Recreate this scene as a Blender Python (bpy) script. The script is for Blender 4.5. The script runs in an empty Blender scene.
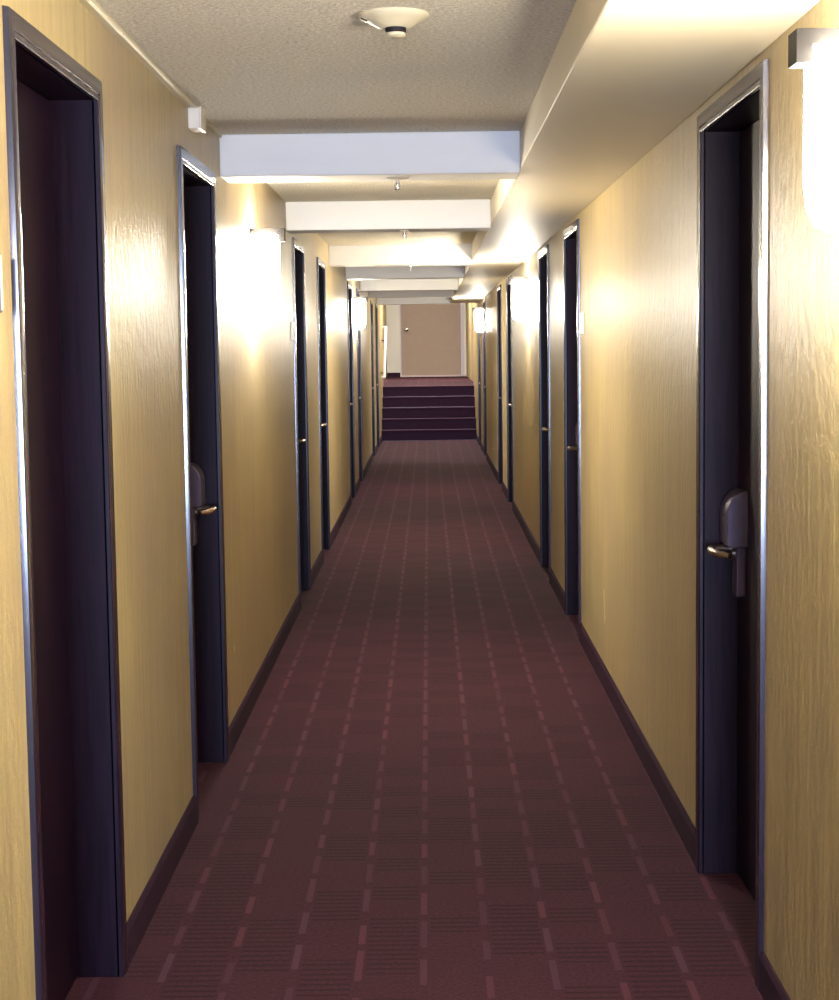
import bpy, bmesh, math, random
from mathutils import Vector, Matrix
random.seed(4)
scn = bpy.context.scene
C = scn.collection

# ------------------------------------------------------------------ materials
def lin(c):
    return tuple(((v/255)/12.92 if v/255 <= .04045 else ((v/255+.055)/1.055)**2.4) for v in c) + (1,)

class NT:
    def __init__(s, name):
        s.m = bpy.data.materials.new(name); s.m.use_nodes = True
        s.t = s.m.node_tree; s.n = s.t.nodes; s.l = s.t.links
        s.b = s.n['Principled BSDF']
    def new(s, typ, **kw):
        n = s.n.new(typ)
        for k, v in kw.items(): setattr(n, k, v)
        return n
    def put(s, sock, v):
        if isinstance(v, bpy.types.NodeSocket): s.l.new(v, sock)
        else: sock.default_value = v
    def math(s, op, a, b=0.0, c=None):
        n = s.new('ShaderNodeMath', operation=op)
        s.put(n.inputs[0], a); s.put(n.inputs[1], b)
        if c is not None: s.put(n.inputs[2], c)
        return n.outputs[0]
    def coord(s):
        return s.new('ShaderNodeTexCoord').outputs['Object']
    def sep(s, v):
        n = s.new('ShaderNodeSeparateXYZ'); s.l.new(v, n.inputs[0]); return n.outputs
    def comb(s, x, y, z):
        n = s.new('ShaderNodeCombineXYZ')
        for i, v in enumerate((x, y, z)): s.put(n.inputs[i], v)
        return n.outputs[0]
    def scale(s, v, sc):
        n = s.new('ShaderNodeMapping'); s.l.new(v, n.inputs[0]); n.inputs['Scale'].default_value = sc
        return n.outputs[0]
    def noise(s, v, sc, det=3, rough=.5):
        n = s.new('ShaderNodeTexNoise'); s.l.new(v, n.inputs['Vector'])
        n.inputs['Scale'].default_value = sc; n.inputs['Detail'].default_value = det
        n.inputs['Roughness'].default_value = rough
        return n.outputs['Fac']
    def white(s, v):
        n = s.new('ShaderNodeTexWhiteNoise'); s.l.new(v, n.inputs['Vector']); return n.outputs['Value']
    def mix(s, f, a, b):
        n = s.new('ShaderNodeMix', data_type='RGBA'); s.put(n.inputs[0], f)
        s.put(n.inputs[6], a); s.put(n.inputs[7], b); return n.outputs[2]
    def ramp(s, f, lo, hi):
        n = s.new('ShaderNodeMapRange'); s.put(n.inputs[0], f)
        n.inputs[1].default_value = lo; n.inputs[2].default_value = hi; return n.outputs[0]
    def bump(s, h, strength, dist):
        n = s.new('ShaderNodeBump'); s.l.new(h, n.inputs['Height'])
        n.inputs['Strength'].default_value = strength; n.inputs['Distance'].default_value = dist
        s.l.new(n.outputs[0], s.b.inputs['Normal'])
    def base(s, c): s.put(s.b.inputs['Base Color'], c)
    def rough(s, r): s.put(s.b.inputs['Roughness'], r)

def simple(name, col, rough=.5, metal=0., coat=0., var=.06, vs=40):
    m = NT(name); co = m.coord()
    n = m.noise(co, vs, 3)
    a = lin(col); d = tuple(max(0, v*(1-var*2.5)) for v in a[:3])+(1,)
    m.base(m.mix(n, d, a)); m.rough(rough)
    m.b.inputs['Metallic'].default_value = metal
    m.b.inputs['Specular IOR Level'].default_value = .14
    m.b.inputs['Coat Weight'].default_value = coat
    return m.m

def wall_mat():
    m = NT('yellow_textured_wall_vinyl'); co = m.coord()
    streak = m.noise(m.scale(co, (1, 9, .55)), 3.2, 4, .6)
    fine = m.noise(m.scale(co, (1, 30, 3)), 6, 3, .6)
    blotch = m.noise(m.scale(co, (1, 1, .8)), 1.7, 3)
    c = m.mix(m.ramp(streak, .3, .72), lin((162, 144, 104)), lin((196, 178, 126)))
    c = m.mix(m.math('MULTIPLY', m.ramp(fine, .35, .75), .35), c, lin((156, 142, 116)))
    c = m.mix(m.math('MULTIPLY', m.ramp(blotch, .42, .75), .5), c, lin((160, 140, 122)))
    # scrape on the right wall beside the second door, small chip on the left wall
    x, y, z = m.sep(co)
    wob = m.math('MULTIPLY', m.math('ABSOLUTE', m.math('SUBTRACT', z, .72)), .25)
    dy = m.math('ABSOLUTE', m.math('SUBTRACT', m.math('ADD', y, wob), 7.77))
    mask = m.math('MULTIPLY', m.math('LESS_THAN', dy, .022), m.math('LESS_THAN', m.math('ABSOLUTE', m.math('SUBTRACT', z, .37)), .075))
    mask = m.math('MULTIPLY', mask, m.math('GREATER_THAN', x, .5))
    chip = m.math('MULTIPLY', m.math('LESS_THAN', m.math('ABSOLUTE', m.math('SUBTRACT', y, 6.72)), .022),
                  m.math('LESS_THAN', m.math('ABSOLUTE', m.math('SUBTRACT', z, .365)), .010))
    chip = m.math('MULTIPLY', chip, m.math('LESS_THAN', x, -.5))
    c = m.mix(m.math('MULTIPLY', mask, .7), c, lin((222, 205, 180)))
    c = m.mix(m.math('MULTIPLY', chip, .7), c, lin((230, 205, 150)))
    m.base(c)
    m.rough(m.math('ADD', m.math('MULTIPLY', streak, .16), .31))
    m.b.inputs['Specular IOR Level'].default_value = .28
    h1 = m.noise(m.scale(co, (1, 1, .5)), 34, 2, .5)
    h2 = m.noise(co, 140, 2, .6)
    h = m.math('ADD', m.math('MULTIPLY', h1, 1.0), m.math('MULTIPLY', h2, .22))
    m.bump(h, .55, .006)
    return m.m

def ceiling_mat():
    m = NT('stippled_beige_ceiling'); co = m.coord()
    a = m.noise(co, 85, 4, .65); b = m.noise(co, 34, 2)
    m.base(m.mix(m.ramp(a, .35, .68), lin((206, 198, 178)), lin((246, 240, 224))))
    m.rough(.85)
    m.bump(m.math('ADD', a, m.math('MULTIPLY', b, .6)), 1.0, .012)
    return m.m

def paint_mat(name, col, rough=.55):
    m = NT(name); co = m.coord()
    a = m.noise(co, 60, 3); b = m.noise(co, 3, 2)
    c = m.mix(m.math('MULTIPLY', b, .35), lin(col), tuple(v*.86 for v in lin(col)[:3])+(1,))
    m.base(c); m.rough(rough); m.bump(a, .25, .002)
    return m.m

def wood_mat(name, dark, light, rough, coat=.5, cr=.16, bs=.2):
    m = NT(name); co = m.coord()
    g = m.noise(m.scale(co, (14, 14, .7)), 6, 5, .65)
    m.base(m.mix(m.ramp(g, .3, .75), lin(dark), lin(light)))
    m.rough(m.math('ADD', m.math('MULTIPLY', g, .12), rough))
    m.b.inputs['Specular IOR Level'].default_value = .14
    m.b.inputs['Coat Weight'].default_value = coat
    m.b.inputs['Coat Roughness'].default_value = cr
    m.b.inputs['Coat IOR'].default_value = 1.6
    m.bump(g, bs, .0012)
    return m.m

def carpet_mat():
    m = NT('burgundy_patterned_carpet'); co = m.coord()
    x, y, z = m.sep(co)
    P = .163; Q = .26
    u = m.math('DIVIDE', m.math('ADD', x, .03), P)
    col = m.math('FLOOR', m.math('ADD', u, .5))
    du = m.math('ABSOLUTE', m.math('SUBTRACT', u, col))
    off = m.white(m.comb(col, 3.3, 1.7))
    v = m.math('ADD', m.math('DIVIDE', y, Q), off)
    row = m.math('FLOOR', v); fv = m.math('FRACT', v)
    stripe = m.math('MULTIPLY', m.math('LESS_THAN', du, .055), m.math('LESS_THAN', fv, m.math('ADD', m.math('MULTIPLY', m.white(m.comb(col, row, 1.2)), .3), .52)))
    rnd = m.white(m.comb(col, row, 5.1))
    # cells of fine dark cross lines between the dashed stripes
    cell = m.math('FLOOR', u)
    offc = m.white(m.comb(cell, 9.2, 4.4))
    vc = m.math('ADD', m.math('DIVIDE', y, .14), offc)
    on = m.math('GREATER_THAN', m.white(m.comb(cell, m.math('FLOOR', vc), 2.2)), .5)
    fl = m.math('FRACT', m.math('DIVIDE', y, .034))
    line = m.math('MULTIPLY', m.math('LESS_THAN', fl, .36), on)
    line = m.math('MULTIPLY', line, m.math('GREATER_THAN', du, .1))
    pile = m.noise(co, 95, 4, .8); soil = m.noise(co, 1.3, 4, .6)
    basec = m.mix(m.ramp(pile, .3, .7), lin((46, 22, 34)), lin((80, 42, 56)))
    basec = m.mix(m.math('MULTIPLY', m.ramp(soil, .48, .75), .4), basec, lin((70, 38, 48)))
    c = m.mix(m.math('MULTIPLY', line, .5), basec, lin((26, 14, 22)))
    sc = m.mix(rnd, lin((98, 54, 68)), lin((84, 58, 76)))
    c = m.mix(m.math('MULTIPLY', stripe, m.math('ADD', m.math('MULTIPLY', m.white(m.comb(row, col, 8.8)), .4), .35)), c, sc)
    m.base(c); m.rough(.95)
    m.b.inputs['Specular IOR Level'].default_value = .2
    m.bump(pile, .6, .004)
    return m.m

def stair_mat():
    m = NT('dark_purple_stair_carpet'); co = m.coord()
    p = m.noise(co, 90, 3, .7)
    m.base(m.mix(m.ramp(p, .3, .7), lin((40, 26, 46)), lin((76, 54, 84)))); m.rough(.95)
    m.b.inputs['Specular IOR Level'].default_value = .2
    m.bump(p, .6, .004)
    return m.m

def glow_mat(name, col, strength):
    m = NT(name)
    m.base((.9, .9, .88, 1)); m.rough(.3)
    m.b.inputs['Emission Color'].default_value = col
    m.b.inputs['Emission Strength'].default_value = strength
    return m.m

WALL = wall_mat(); CEIL = ceiling_mat(); BEAM = paint_mat('white_beam_paint', (232, 231, 226))
SOFF = paint_mat('cream_soffit_paint', (222, 212, 186), .5)
DARK = wood_mat('dark_stained_door_wood', (14, 5, 15), (36, 17, 36), .42, .02, .2)
CASE = wood_mat('dark_stained_casing_wood', (20, 10, 22), (44, 27, 46), .34, 1.0, .15, .04)
CARPET = carpet_mat(); STAIR = stair_mat()
SKIRT = simple('dark_purple_baseboard', (58, 33, 52), .85, var=.12)
BRASS = simple('aged_brass', (176, 158, 146), .3, 1.)
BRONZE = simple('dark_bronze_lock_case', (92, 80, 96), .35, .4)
GREYM = simple('grey_sconce_metal', (34, 32, 31), .85)
PLAST = simple('off_white_plastic', (228, 220, 204), .4, coat=.2, var=.02)
PLAST2 = simple('dark_slotted_plastic', (40, 34, 38), .5)
CHROME = simple('chrome', (225, 225, 230), .15, 1., var=.02)
GLOW = glow_mat('lit_opal_glass', (1, .92, .78, 1), 85.0)
ENDW = paint_mat('white_landing_wall', (236, 232, 220))
ENDD = simple('beige_brown_door_paint', (180, 160, 144), .45, var=.04, vs=8)
PALE = paint_mat('pale_frame_paint', (214, 206, 214))
RAILW = simple('white_rail_paint', (240, 236, 228), .35, var=.02)
RACE = simple('cream_raceway_plastic', (208, 198, 168), .35, var=.03)
SIGNM = simple('white_sign_plastic', (245, 242, 234), .35, 0, coat=.5, var=.02)
LOWG = glow_mat('landing_lamp_glass', (1, .95, .88, 1), 190.0)

# ------------------------------------------------------------------ mesh helpers
def box(bm, x0, x1, y0, y1, z0, z1):
    x0, x1 = sorted((x0, x1)); y0, y1 = sorted((y0, y1)); z0, z1 = sorted((z0, z1))
    v = [bm.verts.new(p) for p in ((x0,y0,z0),(x1,y0,z0),(x1,y1,z0),(x0,y1,z0),(x0,y0,z1),(x1,y0,z1),(x1,y1,z1),(x0,y1,z1))]
    for f in ((0,3,2,1),(4,5,6,7),(0,1,5,4),(1,2,6,5),(2,3,7,6),(3,0,4,7)): bm.faces.new([v[i] for i in f])

def lathe(bm, prof, segs=32, center=(0,0,0), axis='Z', arc=None):
    """prof: (radius, height) list"""
    rings = []
    n = segs
    for r, h in prof:
        ring = []
        for i in range(n):
            a = 2*math.pi*i/n
            p = (r*math.cos(a), r*math.sin(a), h)
            if axis == 'X': p = (p[2], p[0], p[1])
            if axis == 'Y': p = (p[0], p[2], p[1])
            ring.append(bm.verts.new(Vector(p)+Vector(center)))
        rings.append(ring)
    for a, b in zip(rings, rings[1:]):
        for i in range(n):
            bm.faces.new((a[i], a[(i+1)%n], b[(i+1)%n], b[i]))
    bm.faces.new(rings[0][::-1]); bm.faces.new(rings[-1])

def tube(bm, pts, r, segs=12, flat=1.0):
    pts = [Vector(p) for p in pts]; rings = []
    for i, p in enumerate(pts):
        d = (pts[min(i+1, len(pts)-1)]-pts[max(i-1, 0)]).normalized()
        up = Vector((0,0,1)) if abs(d.z) < .9 else Vector((0,1,0))
        s = d.cross(up).normalized(); u = s.cross(d).normalized()
        rr = r[i] if isinstance(r, (list, tuple)) else r
        rings.append([bm.verts.new(p + s*math.cos(2*math.pi*k/segs)*rr + u*math.sin(2*math.pi*k/segs)*rr*flat) for k in range(segs)])
    for a, b in zip(rings, rings[1:]):
        for k in range(segs): bm.faces.new((a[k], a[(k+1)%segs], b[(k+1)%segs], b[k]))
    bm.faces.new(rings[0][::-1]); bm.faces.new(rings[-1])

def prism(bm, poly, axis_vals, place):
    """poly: 2D outline; axis_vals (a,b); place(u,v,w)->xyz"""
    A = [bm.verts.new(place(u, v, axis_vals[0])) for u, v in poly]
    B = [bm.verts.new(place(u, v, axis_vals[1])) for u, v in poly]
    n = len(poly)
    for i in range(n): bm.faces.new((A[i], A[(i+1)%n], B[(i+1)%n], B[i]))
    bm.faces.new(A[::-1]); bm.faces.new(B)

def obj(name, bm, mat, parent=None, bevel=0, smooth=False, kind=None):
    bmesh.ops.recalc_face_normals(bm, faces=bm.faces[:])
    me = bpy.data.meshes.new(name); bm.to_mesh(me); bm.free()
    me.materials.append(mat)
    o = bpy.data.objects.new(name, me); C.objects.link(o)
    if parent: o.parent = parent
    if kind: o['kind'] = kind
    if smooth:
        for p in me.polygons: p.use_smooth = True
        me.set_sharp_from_angle(angle=math.radians(38))
    if bevel:
        b = o.modifiers.new('bevel', 'BEVEL'); b.width = bevel; b.segments = 2; b.limit_method = 'ANGLE'
    return o

def thing(name, label, cat, loc=(0,0,0), group=None, kind=None):
    o = bpy.data.objects.new(name, None); C.objects.link(o); o.location = loc
    o.empty_display_size = .1
    o['label'] = label; o['category'] = cat
    if group: o['group'] = group
    if kind: o['kind'] = kind
    return o

def tag(o, label, cat, group=None, kind=None):
    o['label'] = label; o['category'] = cat
    if group: o['group'] = group
    if kind: o['kind'] = kind
    return o

# ------------------------------------------------------------------ dimensions (metres; camera at origin, +Y down the corridor)
XL, XR = -.79, .79
H = 2.376; BEAMB = 2.216; SOFB = 2.233; SOFX = .362
YB = -5.6; YE = 27.1; YW = 38.5; HL = 3.35; LAND = .87
CW = .052; OH = 2.154           # casing width, clear opening height
LD = [(3.25, 4.17), (5.47, 6.37), (10.05, 10.93), (12.25, 13.13), (16.85, 17.72), (18.95, 19.8), (23.6, 24.4), (25.7, 26.6)]
RD = [(3.98, 4.95), (8.87, 9.79), (11.08, 11.98), (15.98, 16.93), (18.25, 19.2), (23.3, 24.2), (25.75, 26.65)]
T = .2

def build_wall(name, X, doors, s, mat=WALL, landx=None):
    bm = bmesh.new()
    y = YB
    for a, b in doors:
        box(bm, X, X+s*T, y, a+CW-.02, 0, H+.02)
        box(bm, X, X+s*T, a+CW-.02, b-CW+.02, OH+.02, H+.02)
        y = b-CW+.02
    box(bm, X, X+s*T, y, YE, 0, H+.02)
    box(bm, X, X+s*T, YE, 29.9, 0, HL)
    box(bm, landx, landx+s*T, 29.9, YW, 0, HL)
    box(bm, X, landx+s*T, 29.88, 29.9, 0, HL)
    return obj(name, bm, mat, kind='structure')
wl = build_wall('wall_left', XL, LD, -1, landx=-.93)
wr = build_wall('wall_right', XR, RD, 1, landx=.86)

def build_skirt(name, X, doors, s):
    bm = bmesh.new(); y = YB
    d = .011
    for a, b in doors + [(28.2+CW, None)]:
        lo, hi = y, (a if b else 28.2)
        prism(bm, [(0, 0), (d, 0), (d, .085), (d*.5, .1), (0, .1)], (lo, hi), lambda u, v, w: (X-s*u, w, v))
        y = b if b else 0
    return obj(name, bm, SKIRT, kind='structure')
build_skirt('baseboard_left', XL, LD, -1); build_skirt('baseboard_right', XR, RD, 1)

# floor (corridor + raised landing)
bm = bmesh.new()
box(bm, -1.1, 1.1, YB-.2, 28.2, -.1, 0)
box(bm, -1.15, 1.1, 29.425, YW+.2, LAND-.15, LAND)
obj('floor', bm, CARPET, kind='structure')

# stairs
EDGE = simple('pale_step_edge', (120, 92, 116), .8)  # paler colour for the strip along each step edge
st = thing('staircase', 'five dark carpeted steps climbing to the landing at the far end', 'stairs', (0, 28.2, 0))
for i in range(5):
    bm = bmesh.new()
    y0 = i*.3; z = LAND/5*(i+1)
    y1 = y0+.3 if i < 4 else y0+.0
    if i < 4: box(bm, XL+.003, XR-.003, y0, 1.2, z-LAND/5 + (0 if i == 0 else 0.0), z-.012)
    else: box(bm, XL+.003, XR-.003, 1.2-.0, 1.2+.02, z-LAND/5, z-.012)
    # rounded nosing
    box(bm, XL+.003, XR-.003, y0-.02, min(y0+.3, 1.2) if i < 4 else 1.2+.02, z-.03, z)
    o = obj('step', bm, STAIR, st, bevel=.008)
    bm = bmesh.new(); box(bm, XL+.02, XR-.02, y0-.024, y0+.022, z-.002, z+.003)
    obj('nosing_strip', bm, EDGE, o)

# ceiling: corridor, the raised landing ceiling and the upstand between them
bm = bmesh.new()
box(bm, -1.0, 1.0, YB-.1, YE, H, H+.15)
obj('ceiling', bm, CEIL, kind='structure')
bm = bmesh.new()
box(bm, -1.15, 1.1, YE, YW+.2, HL, HL+.1)
box(bm, -1.0, 1.0, YE-.02, YE, H+.15, HL)
o = obj('ceiling_landing', bm, BEAM, kind='structure')
# soffit on the right
bm = bmesh.new(); box(bm, SOFX, XR, YB, YE, SOFB, H)
tag(obj('trim_1', bm, SOFF, bevel=.004, kind='structure'), 'long cream boxed soffit running along the right side of the ceiling', 'soffit')
BY = [6.6, 9.65, 13.8, 16.6, 20.2, 23.0, 26.8]
names = ['nearest to the smoke detector', 'second from the smoke detector', 'third from the smoke detector', 'fourth from the smoke detector',
         'fifth from the smoke detector', 'sixth from the smoke detector', 'last one above the stairs']
for i, y in enumerate(BY):
    bm = bmesh.new(); box(bm, XL, SOFX, y, y+.26, BEAMB, H)
    tag(obj('trim_%d' % (i+2), bm, BEAM, bevel=.005, kind='structure'), 'white ceiling cross beam, '+names[i], 'beam')
for k, y in enumerate((-1.0, 2.4-6.0)):
    bm = bmesh.new(); box(bm, XL, SOFX, y-.6, y-.34, BEAMB, H)
    tag(obj('trim_%d' % (9+k), bm, BEAM, bevel=.005, kind='structure'), 'white ceiling cross beam behind the viewpoint, ' + ('nearer one' if k == 0 else 'one by the window'), 'beam')

# near end wall behind the viewpoint with a tall window
bm = bmesh.new()
WX, WZ0, WZ1 = .66, .2, 2.12
box(bm, -1.0, -WX, YB-.2, YB, 0, H); box(bm, WX, 1.0, YB-.2, YB, 0, H)
box(bm, -WX, WX, YB-.2, YB, 0, WZ0); box(bm, -WX, WX, YB-.2, YB, WZ1, H)
obj('wall_back', bm, WALL, kind='structure')
w = thing('window_1', 'tall aluminium window closing the near end of the corridor', 'window', (0, YB, 0), kind='structure')
bm = bmesh.new()
for a in ((-WX, -WX+.05, WZ0, WZ1), (WX-.05, WX, WZ0, WZ1), (-.02, .02, WZ0, WZ1)): box(bm, a[0], a[1], -.13, -.07, a[2], a[3])
box(bm, -WX, WX, -.13, -.07, WZ0, WZ0+.05); box(bm, -WX, WX, -.13, -.07, WZ1-.05, WZ1)
obj('window_frame', bm, PALE, w)
g = NT('window_glass'); tr = g.new('ShaderNodeBsdfTransparent'); gl = g.new('ShaderNodeBsdfGlossy'); gl.inputs['Roughness'].default_value = .02
mx = g.new('ShaderNodeMixShader'); mx.inputs[0].default_value = .06
g.l.new(tr.outputs[0], mx.inputs[1]); g.l.new(gl.outputs[0], mx.inputs[2]); g.l.new(mx.outputs[0], g.n['Material Output'].inputs[0])
bm = bmesh.new(); box(bm, -WX+.05, WX-.05, -.102, -.098, WZ0+.05, WZ1-.05); obj('pane', bm, g.m, w)

# ------------------------------------------------------------------ doors
def casing_bm(w, h, s):
    """U-shaped mitred casing round an opening w x h; local: x = protrusion into the corridor (sign -s), y along, z up"""
    prof = [(0, -.004), (0, .009), (.004, .0115), (.011, .012), (.0135, .010), (.016, .0125), (.046, .0132), (CW-.002, .012), (CW, 0), (CW, -.004)]
    bm = bmesh.new()
    path = [((-w/2, 0), (-1, 0)), ((-w/2, h), (-1, 1)), ((w/2, h), (1, 1)), ((w/2, 0), (1, 0))]
    rings = []
    for (py, pz), (dy, dz) in path:
        rings.append([bm.verts.new((-s*p, py+dy*u, pz+dz*u)) for u, p in prof])
    n = len(prof)
    for a, b in zip(rings, rings[1:]):
        for i in range(n): bm.faces.new((a[i], a[(i+1)%n], b[(i+1)%n], b[i]))
    bm.faces.new(rings[0]); bm.faces.new(rings[-1][::-1])
    return bm

REC = .10
def make_door(idx, s, a, b, label, lock=True):
    X = XL if s < 0 else XR
    w = (b-a)-2*CW
    d = thing('door_%d' % idx, label, 'door', (X, (a+b)/2, 0), kind='structure')
    obj('door_casing', casing_bm(w, OH, s), CASE, d, smooth=True)
    bm = bmesh.new(); t = .0195
    box(bm, -s*.002, s*(REC+.06), -w/2-t, -w/2, 0, OH+t); box(bm, -s*.002, s*(REC+.06), w/2, w/2+t, 0, OH+t)
    box(bm, -s*.002, s*(REC+.06), -w/2, w/2, OH, OH+t)
    obj('door_jamb', bm, DARK, d, bevel=.002)
    bm = bmesh.new(); box(bm, s*REC, s*(REC+.044), -w/2+.003, w/2-.003, .008, OH-.003)
    leaf = obj('door_leaf', bm, DARK, d, bevel=.002)
    if lock:
        ly = w/2-.085
        # deep lock case with a rounded top, seen in profile along the corridor
        out = [(-.002, .985), (.052, .985), (.058, .992), (.058, 1.075)]
        for k in range(1, 11):
            an = math.pi/2*k/10; out.append((.002+.056*math.cos(an), 1.075+.068*math.sin(an)))
        out.append((-.002, 1.143))
        bm = bmesh.new()
        prism(bm, [(s*(REC-u), v) for u, v in out], (ly-.07, ly+.045), lambda u, v, q: (u, q, v))
        lk = obj('lock_housing', bm, BRONZE, d, bevel=.003)
        bm = bmesh.new(); box(bm, s*(REC+.002), s*(REC-.026), ly-.04, ly+.034, .84, .984)
        obj('lock_plate', bm, BRONZE, d, bevel=.005)
        bm = bmesh.new(); box(bm, s*(REC-.0575), s*(REC-.0585), ly-.02, ly+.012, 1.07, 1.074)
        obj('card_slot', bm, PLAST2, lk)
        bm = bmesh.new()
        tube(bm, [(s*(REC-.015), ly, .975), (s*(REC-.076), ly, .975), (s*(REC-.09), ly-.006, .975), (s*(REC-.095), ly-.022, .974), (s*(REC-.092), ly-.06, .972), (s*(REC-.08), ly-.105, .970), (s*(REC-.06), ly-.13, .969)],
             [.014, .011, .011, .0115, .0115, .0105, .008], 14)
        lathe(bm, [(.02, 0), (.02, .008)], 24, (s*(REC-.03)-.004, ly, .962), 'X')
        obj('door_handle', bm, BRASS, d, smooth=True)
    # hinges on the near side
        bm = bmesh.new()
        for hz in (.25, 1.07, 1.9):
            lathe(bm, [(.006, hz-.05), (.006, hz+.05)], 10, (s*(REC-.004), -w/2+.004, 0))
        obj('hinge', bm, BRONZE, d, smooth=True)
    return d

lfind = ['nearest on the left wall, with a deep recess and no handle in view',
 'on the left wall directly before the first ceiling beam, white highlight on its head casing',
 'on the left wall just beyond the big glowing sconce, number plate beside it',
 'on the left wall, next one past the door with the number plate',
 'on the left wall just before the distant left sconce',
 'on the left wall just past the distant left sconce',
 'on the left wall, next to last before the stairs',
 'on the left wall, last before the stairs']
rfind = ['nearest on the right wall, with a brass lever and a round-topped lock',
 'on the right wall, second from the camera, number plate on its near side',
 'on the right wall, third from the camera, just before the right sconce in mid corridor',
 'on the right wall, first past the mid corridor sconce',
 'on the right wall, second past the mid corridor sconce',
 'on the right wall, next to last before the stairs, by the farthest sconce',
 'on the right wall, last before the stairs']
n = 1
for (a, b), t_ in zip(LD, lfind):
    make_door(n, -1, a, b, 'dark wooden door ' + t_, lock=(n != 1)); n += 1
for (a, b), t_ in zip(RD, rfind):
    make_door(n, 1, a, b, 'dark wooden door ' + t_); n += 1

# ------------------------------------------------------------------ far end: wall, beige door, threshold
EX0, EX1, EH = -.60, .74, LAND+2.1
bm = bmesh.new()
box(bm, -1.13, EX0, YW, YW+.2, LAND, HL); box(bm, EX1, 1.06, YW, YW+.2, LAND, HL); box(bm, EX0, EX1, YW, YW+.2, EH, HL)
obj('wall_end', bm, ENDW, kind='structure')
bm = bmesh.new(); box(bm, -.93, EX0-.03, YW-.012, YW, LAND, LAND+.1)
obj('baseboard_end', bm, SKIRT, kind='structure')
d = thing('door_%d' % n, 'wide beige-brown door on the end wall at the top of the stairs', 'door', ((EX0+EX1)/2, YW, LAND), kind='structure')
w2 = (EX1-EX0)/2
bm = bmesh.new(); box(bm, -w2, w2, .03, .08, .01, 2.1); obj('door_leaf', bm, ENDD, d, bevel=.003)
bm = bmesh.new(); box(bm, w2, w2+.075, -.02, .03, 0, 2.16); box(bm, -w2-.02, -w2, -.02, .03, 0, 2.16); box(bm, -w2, w2, -.02, .03, 2.1, 2.16)
obj('door_casing', bm, PALE, d, bevel=.004)
bm = bmesh.new(); lathe(bm, [(.045, .03), (.045, .02), (.018, .015), (.016, -.02), (.034, -.03), (.046, -.05), (.044, -.07), (.02, -.08)], 24, (-w2+.125, 0, 1.07), 'Y')
obj('door_knob', bm, CHROME, d, smooth=True)
bm = bmesh.new(); box(bm, -w2-.02, w2+.1, -.1, .03, 0, .032); obj('threshold', bm, simple('pale_threshold_metal', (220, 205, 205), .4, .2), d, bevel=.004)

# handrail on the left of the stairs
hr = thing('handrail', 'white handrail sloping down the left wall beside the stairs', 'handrail', (XL, 28.1, 0))
bm = bmesh.new()
tube(bm, [(.012, 1.62, 1.89), (.05, 1.6, 1.895), (.065, 1.56, 1.89), (.065, 1.4, 1.89), (.065, 1.25, 1.82), (.065, 0, 1.07), (.065, -.06, 1.05), (.012, -.08, 1.05)], .02, 14)
obj('rail', bm, RAILW, hr, smooth=True)
for yy, zz in ((.2, 1.19), (1.1, 1.73)):
    bm = bmesh.new(); tube(bm, [(0, yy, zz-.07), (.04, yy, zz-.07), (.065, yy, zz-.02)], .009, 10)
    lathe(bm, [(.03, 0), (.03, .006)], 20, (0, yy, zz-.07), 'X'); obj('bracket', bm, GREYM, hr, smooth=True)

# ------------------------------------------------------------------ wall sconces
def make_sconce(y, s, label):
    X = XL if s < 0 else XR
    t = thing('wall_sconce', label, 'wall lamp', (X, y, 1.745), group='opal glass wall sconces along the corridor')
    W = .035; D = .154; q = -s     # q points into the corridor
    bm = bmesh.new(); box(bm, 0, q*.014, -.07, .07, .02, .335); obj('backplate', bm, GREYM, t, bevel=.003)
    # metal strap over the open glass: two bracket-shaped cheeks joined along the top and front
    bm = bmesh.new()
    out = [(0, .347), (D, .347), (D, .29), (D-.028, .29), (D-.028, .321), (.03, .32), (.018, .245), (0, .235)]
    for yy in (-1, 1):
        prism(bm, [(q*u, v) for u, v in out], (yy*W, yy*(W-.01)), lambda u, v, k: (u, k, v))
    box(bm, 0, q*D, -W+.01, W-.01, .338, .347); box(bm, q*(D-.008), q*D, -W+.01, W-.01, .29, .338)
    obj('metal_strap', bm, GREYM, t)
    # opal glass: squared half cylinder rounded at the bottom, open to the ceiling
    bm = bmesh.new(); N = 18; rings = []
    prof = [(.0, 0.), (.6, .004), (.84, .018), (.95, .045), (1, .09), (1, .312), (.97, .318)]
    for k, z in prof:
        ring = []
        for i in range(N+1):
            an = math.pi*i/N; e = .8
            cy = math.copysign(abs(math.cos(an))**e, math.cos(an)); sx = abs(math.sin(an))**e
            kk = max(k, .02)
            ring.append(bm.verts.new((q*(.015+.113*kk*sx), .118*kk*cy, z)))
        rings.append(ring)
    for a, b in zip(rings, rings[1:]):
        for i in range(N): bm.faces.new((a[i], a[i+1], b[i+1], b[i]))
        bm.faces.new((a[N], a[0], b[0], b[N]))
    bm.faces.new(rings[0]); bm.faces.new(rings[-1])
    obj('glass_shade', bm, GLOW, t, smooth=True)
    return t
make_sconce(3.0, 1, 'large glowing sconce cut off by the right edge of the photo')
make_sconce(7.7, -1, 'bright glowing sconce on the left wall past the second left door')
make_sconce(13.46, 1, 'bright glowing sconce on the right wall halfway down the corridor')
make_sconce(18.25, -1, 'small distant glowing sconce on the left wall')
make_sconce(24.1, 1, 'smallest glowing sconce, on the right wall close to the stairs')
make_sconce(-2.6, -1, 'glowing sconce on the left wall behind the viewpoint')

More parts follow.
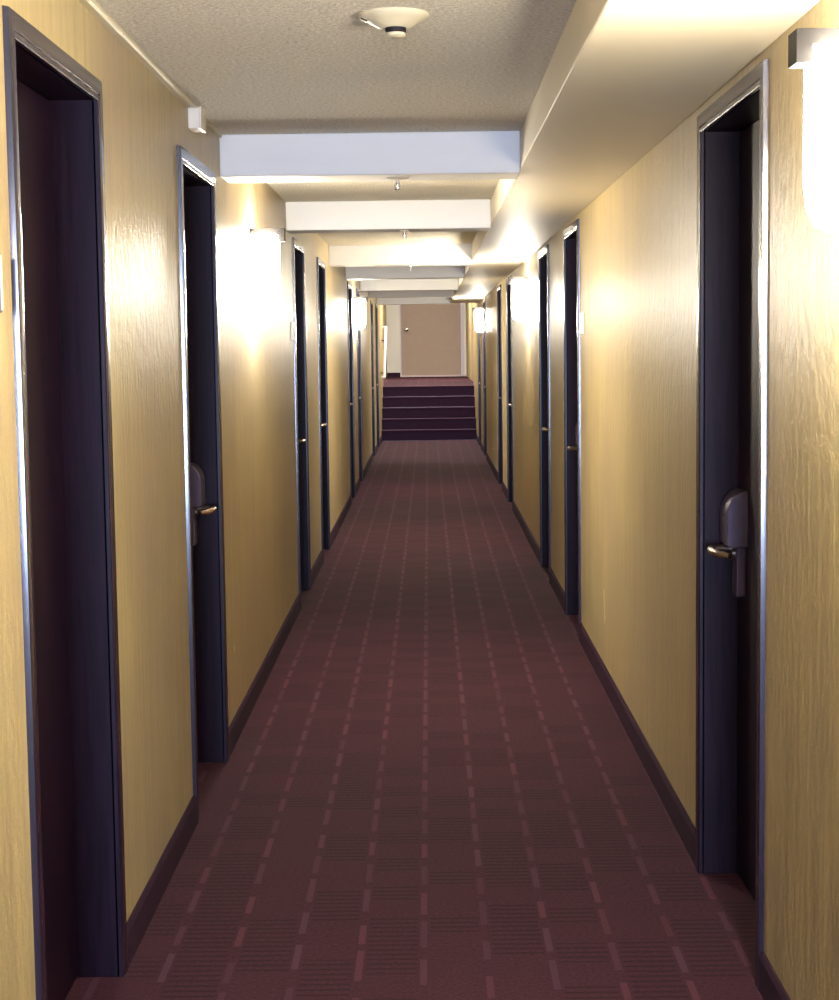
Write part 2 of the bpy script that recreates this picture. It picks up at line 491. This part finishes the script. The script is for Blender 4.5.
# landing ceiling lamp, plus one added to light the stair rail (above the sight line)
for ly, tx in ((29.2, 'unseen round ceiling lamp added high above the stairs for light'), (34.5, 'round lit ceiling lamp over the landing by the end door')):
    l = thing('ceiling_lamp', tx, 'ceiling lamp', (0, ly, HL))
    bm = bmesh.new(); lathe(bm, [(.2, 0), (.2, -.03)], 32); obj('base', bm, GREYM, l, smooth=True)
    bm = bmesh.new(); lathe(bm, [(.185, -.03), (.18, -.07), (.12, -.11), (.03, -.125)], 32); obj('glass_shade', bm, LOWG, l, smooth=True)

# ------------------------------------------------------------------ smoke detector
sd = thing('smoke_detector', 'round cream smoke detector on the stippled ceiling before the first beam', 'smoke detector', (-.075, 4.28, H))
bm = bmesh.new(); lathe(bm, [(.086, 0), (.088, -.004), (.084, -.010), (.066, -.018), (.042, -.032), (.036, -.036)], 40)
obj('base', bm, RACE, sd, smooth=True)
bm = bmesh.new(); lathe(bm, [(.026, -.036), (.026, -.046), (.022, -.048)], 28, (.005, -.01, 0)); ch = obj('sensor_chamber', bm, PLAST2, sd, smooth=True)
bm = bmesh.new(); lathe(bm, [(.023, -.048), (.024, -.054), (.018, -.058)], 28, (.005, -.01, 0)); obj('sensor_cap', bm, RACE, ch, smooth=True)
bm = bmesh.new(); tube(bm, [(-.078, -.03, -.012), (-.062, -.035, -.02)], .006, 10); obj('indicator', bm, CHROME, sd, smooth=True)

# ------------------------------------------------------------------ sprinklers under the first three beams
def sprinkler(x, y, r, label):
    t = thing('sprinkler_head', label, 'sprinkler', (x, y, BEAMB), group='sprinklers under the ceiling beams')
    bm = bmesh.new(); lathe(bm, [(r, 0), (r, -.003), (r*.7, -.007), (.012, -.009)], 28); obj('escutcheon', bm, PLAST, t, smooth=True)
    bm = bmesh.new(); lathe(bm, [(.009, -.007), (.009, -.022), (.005, -.024), (.004, -.042)], 16)
    for sg in (-1, 1): tube(bm, [(sg*.008, 0, -.018), (sg*.011, 0, -.03), (sg*.003, 0, -.043)], .002, 8)
    obj('nozzle', bm, CHROME, t, smooth=True)
    bm = bmesh.new(); lathe(bm, [(.013, -.043), (.013, -.045)], 20); obj('deflector', bm, CHROME, t, smooth=True)
sprinkler(-.112, 6.72, .046, 'sprinkler head under the nearest ceiling beam')
sprinkler(-.125, 9.75, .026, 'sprinkler head under the second ceiling beam')
sprinkler(-.133, 13.92, .024, 'tiny sprinkler head under the third ceiling beam')

# ------------------------------------------------------------------ raceway and junction box along the left wall top
rc = thing('cable_raceway', 'cream cable raceway along the top of the left wall', 'raceway', (XL, 0, H))
for k, (a, b) in enumerate(((.5, 2.2), (2.204, 3.75), (3.754, 4.42), (4.424, 5.1), (5.104, 5.72))):
    bm = bmesh.new(); prism(bm, [(0, 0), (.02, 0), (.024, -.005), (.024, -.014), (.018, -.019), (0, -.019)], (a, b), lambda u, v, q: (u, q, v))
    obj('raceway_length', bm, RACE, rc)
bm = bmesh.new(); prism(bm, [(0, 0), (.012, 0), (.012, -.012), (0, -.012)], (5.87, 6.6), lambda u, v, q: (u, q, v)); obj('raceway_length', bm, RACE, rc)
jb = thing('junction_box', 'small white junction box at the top of the left wall before the first beam', 'junction box', (XL, 5.8, H-.085))
bm = bmesh.new(); box(bm, 0, .04, -.055, .055, 0, .07); obj('box_body', bm, PLAST, jb, bevel=.004)
bm = bmesh.new(); box(bm, .04, .045, -.058, .058, -.002, .072); obj('lid', bm, PLAST, jb, bevel=.002)
bm = bmesh.new(); box(bm, 0, .018, -.03, .03, .07, .0845); obj('neck', bm, PLAST, jb)

# ------------------------------------------------------------------ number plates beside doors
def plate(s, y, z, label, mat=SIGNM):
    X = XL if s < 0 else XR
    t = thing('number_plate', label, 'sign', (X, y, z), group='room number plates beside doors')
    q = -s
    bm = bmesh.new(); box(bm, 0, q*.012, -.055, .055, -.055, .055); obj('plate', bm, mat, t, bevel=.003)
    bm = bmesh.new()
    box(bm, q*.012, q*.0145, .04, .05, -.05, .05)
    obj('border', bm, PLAST, t)
plate(-1, 3.075, 1.685, 'number plate, coloured dark to stand for shade, just inside the left edge of the photo', BRONZE)  # dark bronze colour stands in for the shade on this plate
plate(-1, 9.88, 1.655, 'small white number plate on the left wall beyond the bright sconce')
plate(1, 8.68, 1.665, 'small white number plate on the right wall')

# ------------------------------------------------------------------ daylight behind the viewpoint
wd = bpy.data.worlds.new('overcast'); scn.world = wd; wd.use_nodes = True
bg = wd.node_tree.nodes['Background']; bg.inputs[0].default_value = (.55, .7, 1, 1); bg.inputs[1].default_value = 1.0
ld = bpy.data.lights.new('window_daylight', 'AREA'); ld.shape = 'RECTANGLE'; ld.size = 1.3; ld.size_y = 1.9
ld.energy = 500; ld.color = (.5, .64, 1.0)
lo = bpy.data.objects.new('window_daylight', ld); C.objects.link(lo)
lo.location = (0, YB-.45, 1.16); lo.rotation_euler = (math.radians(90), 0, 0)

# ------------------------------------------------------------------ camera
f = 1700.; VP = (428., 346.); roll = math.radians(.7); cx, cy = 419.5, 500.
d = Vector(((VP[0]-cx)/f, -(VP[1]-cy)/f, -1)).normalized()
u = Vector((-math.sin(roll), math.cos(roll), 0)); u = (u-d*u.dot(d)).normalized()
x = d.cross(u)
M = Matrix((x, d, u))           # rows: world axes expressed in camera space -> camera-to-world rotation
cam = bpy.data.cameras.new('camera'); cam.sensor_fit = 'VERTICAL'; cam.sensor_height = 36; cam.lens = f*36/1000
cam.clip_start = .05; cam.clip_end = 100
co = bpy.data.objects.new('camera', cam); C.objects.link(co)
co.matrix_world = Matrix.Translation((0, 0, 1.56)) @ M.to_4x4()
scn.camera = co

vs = scn.view_settings
vs.view_transform = 'Standard'; vs.look = 'None'; vs.gamma = 1; vs.exposure = 1.1; vs.use_curve_mapping = False
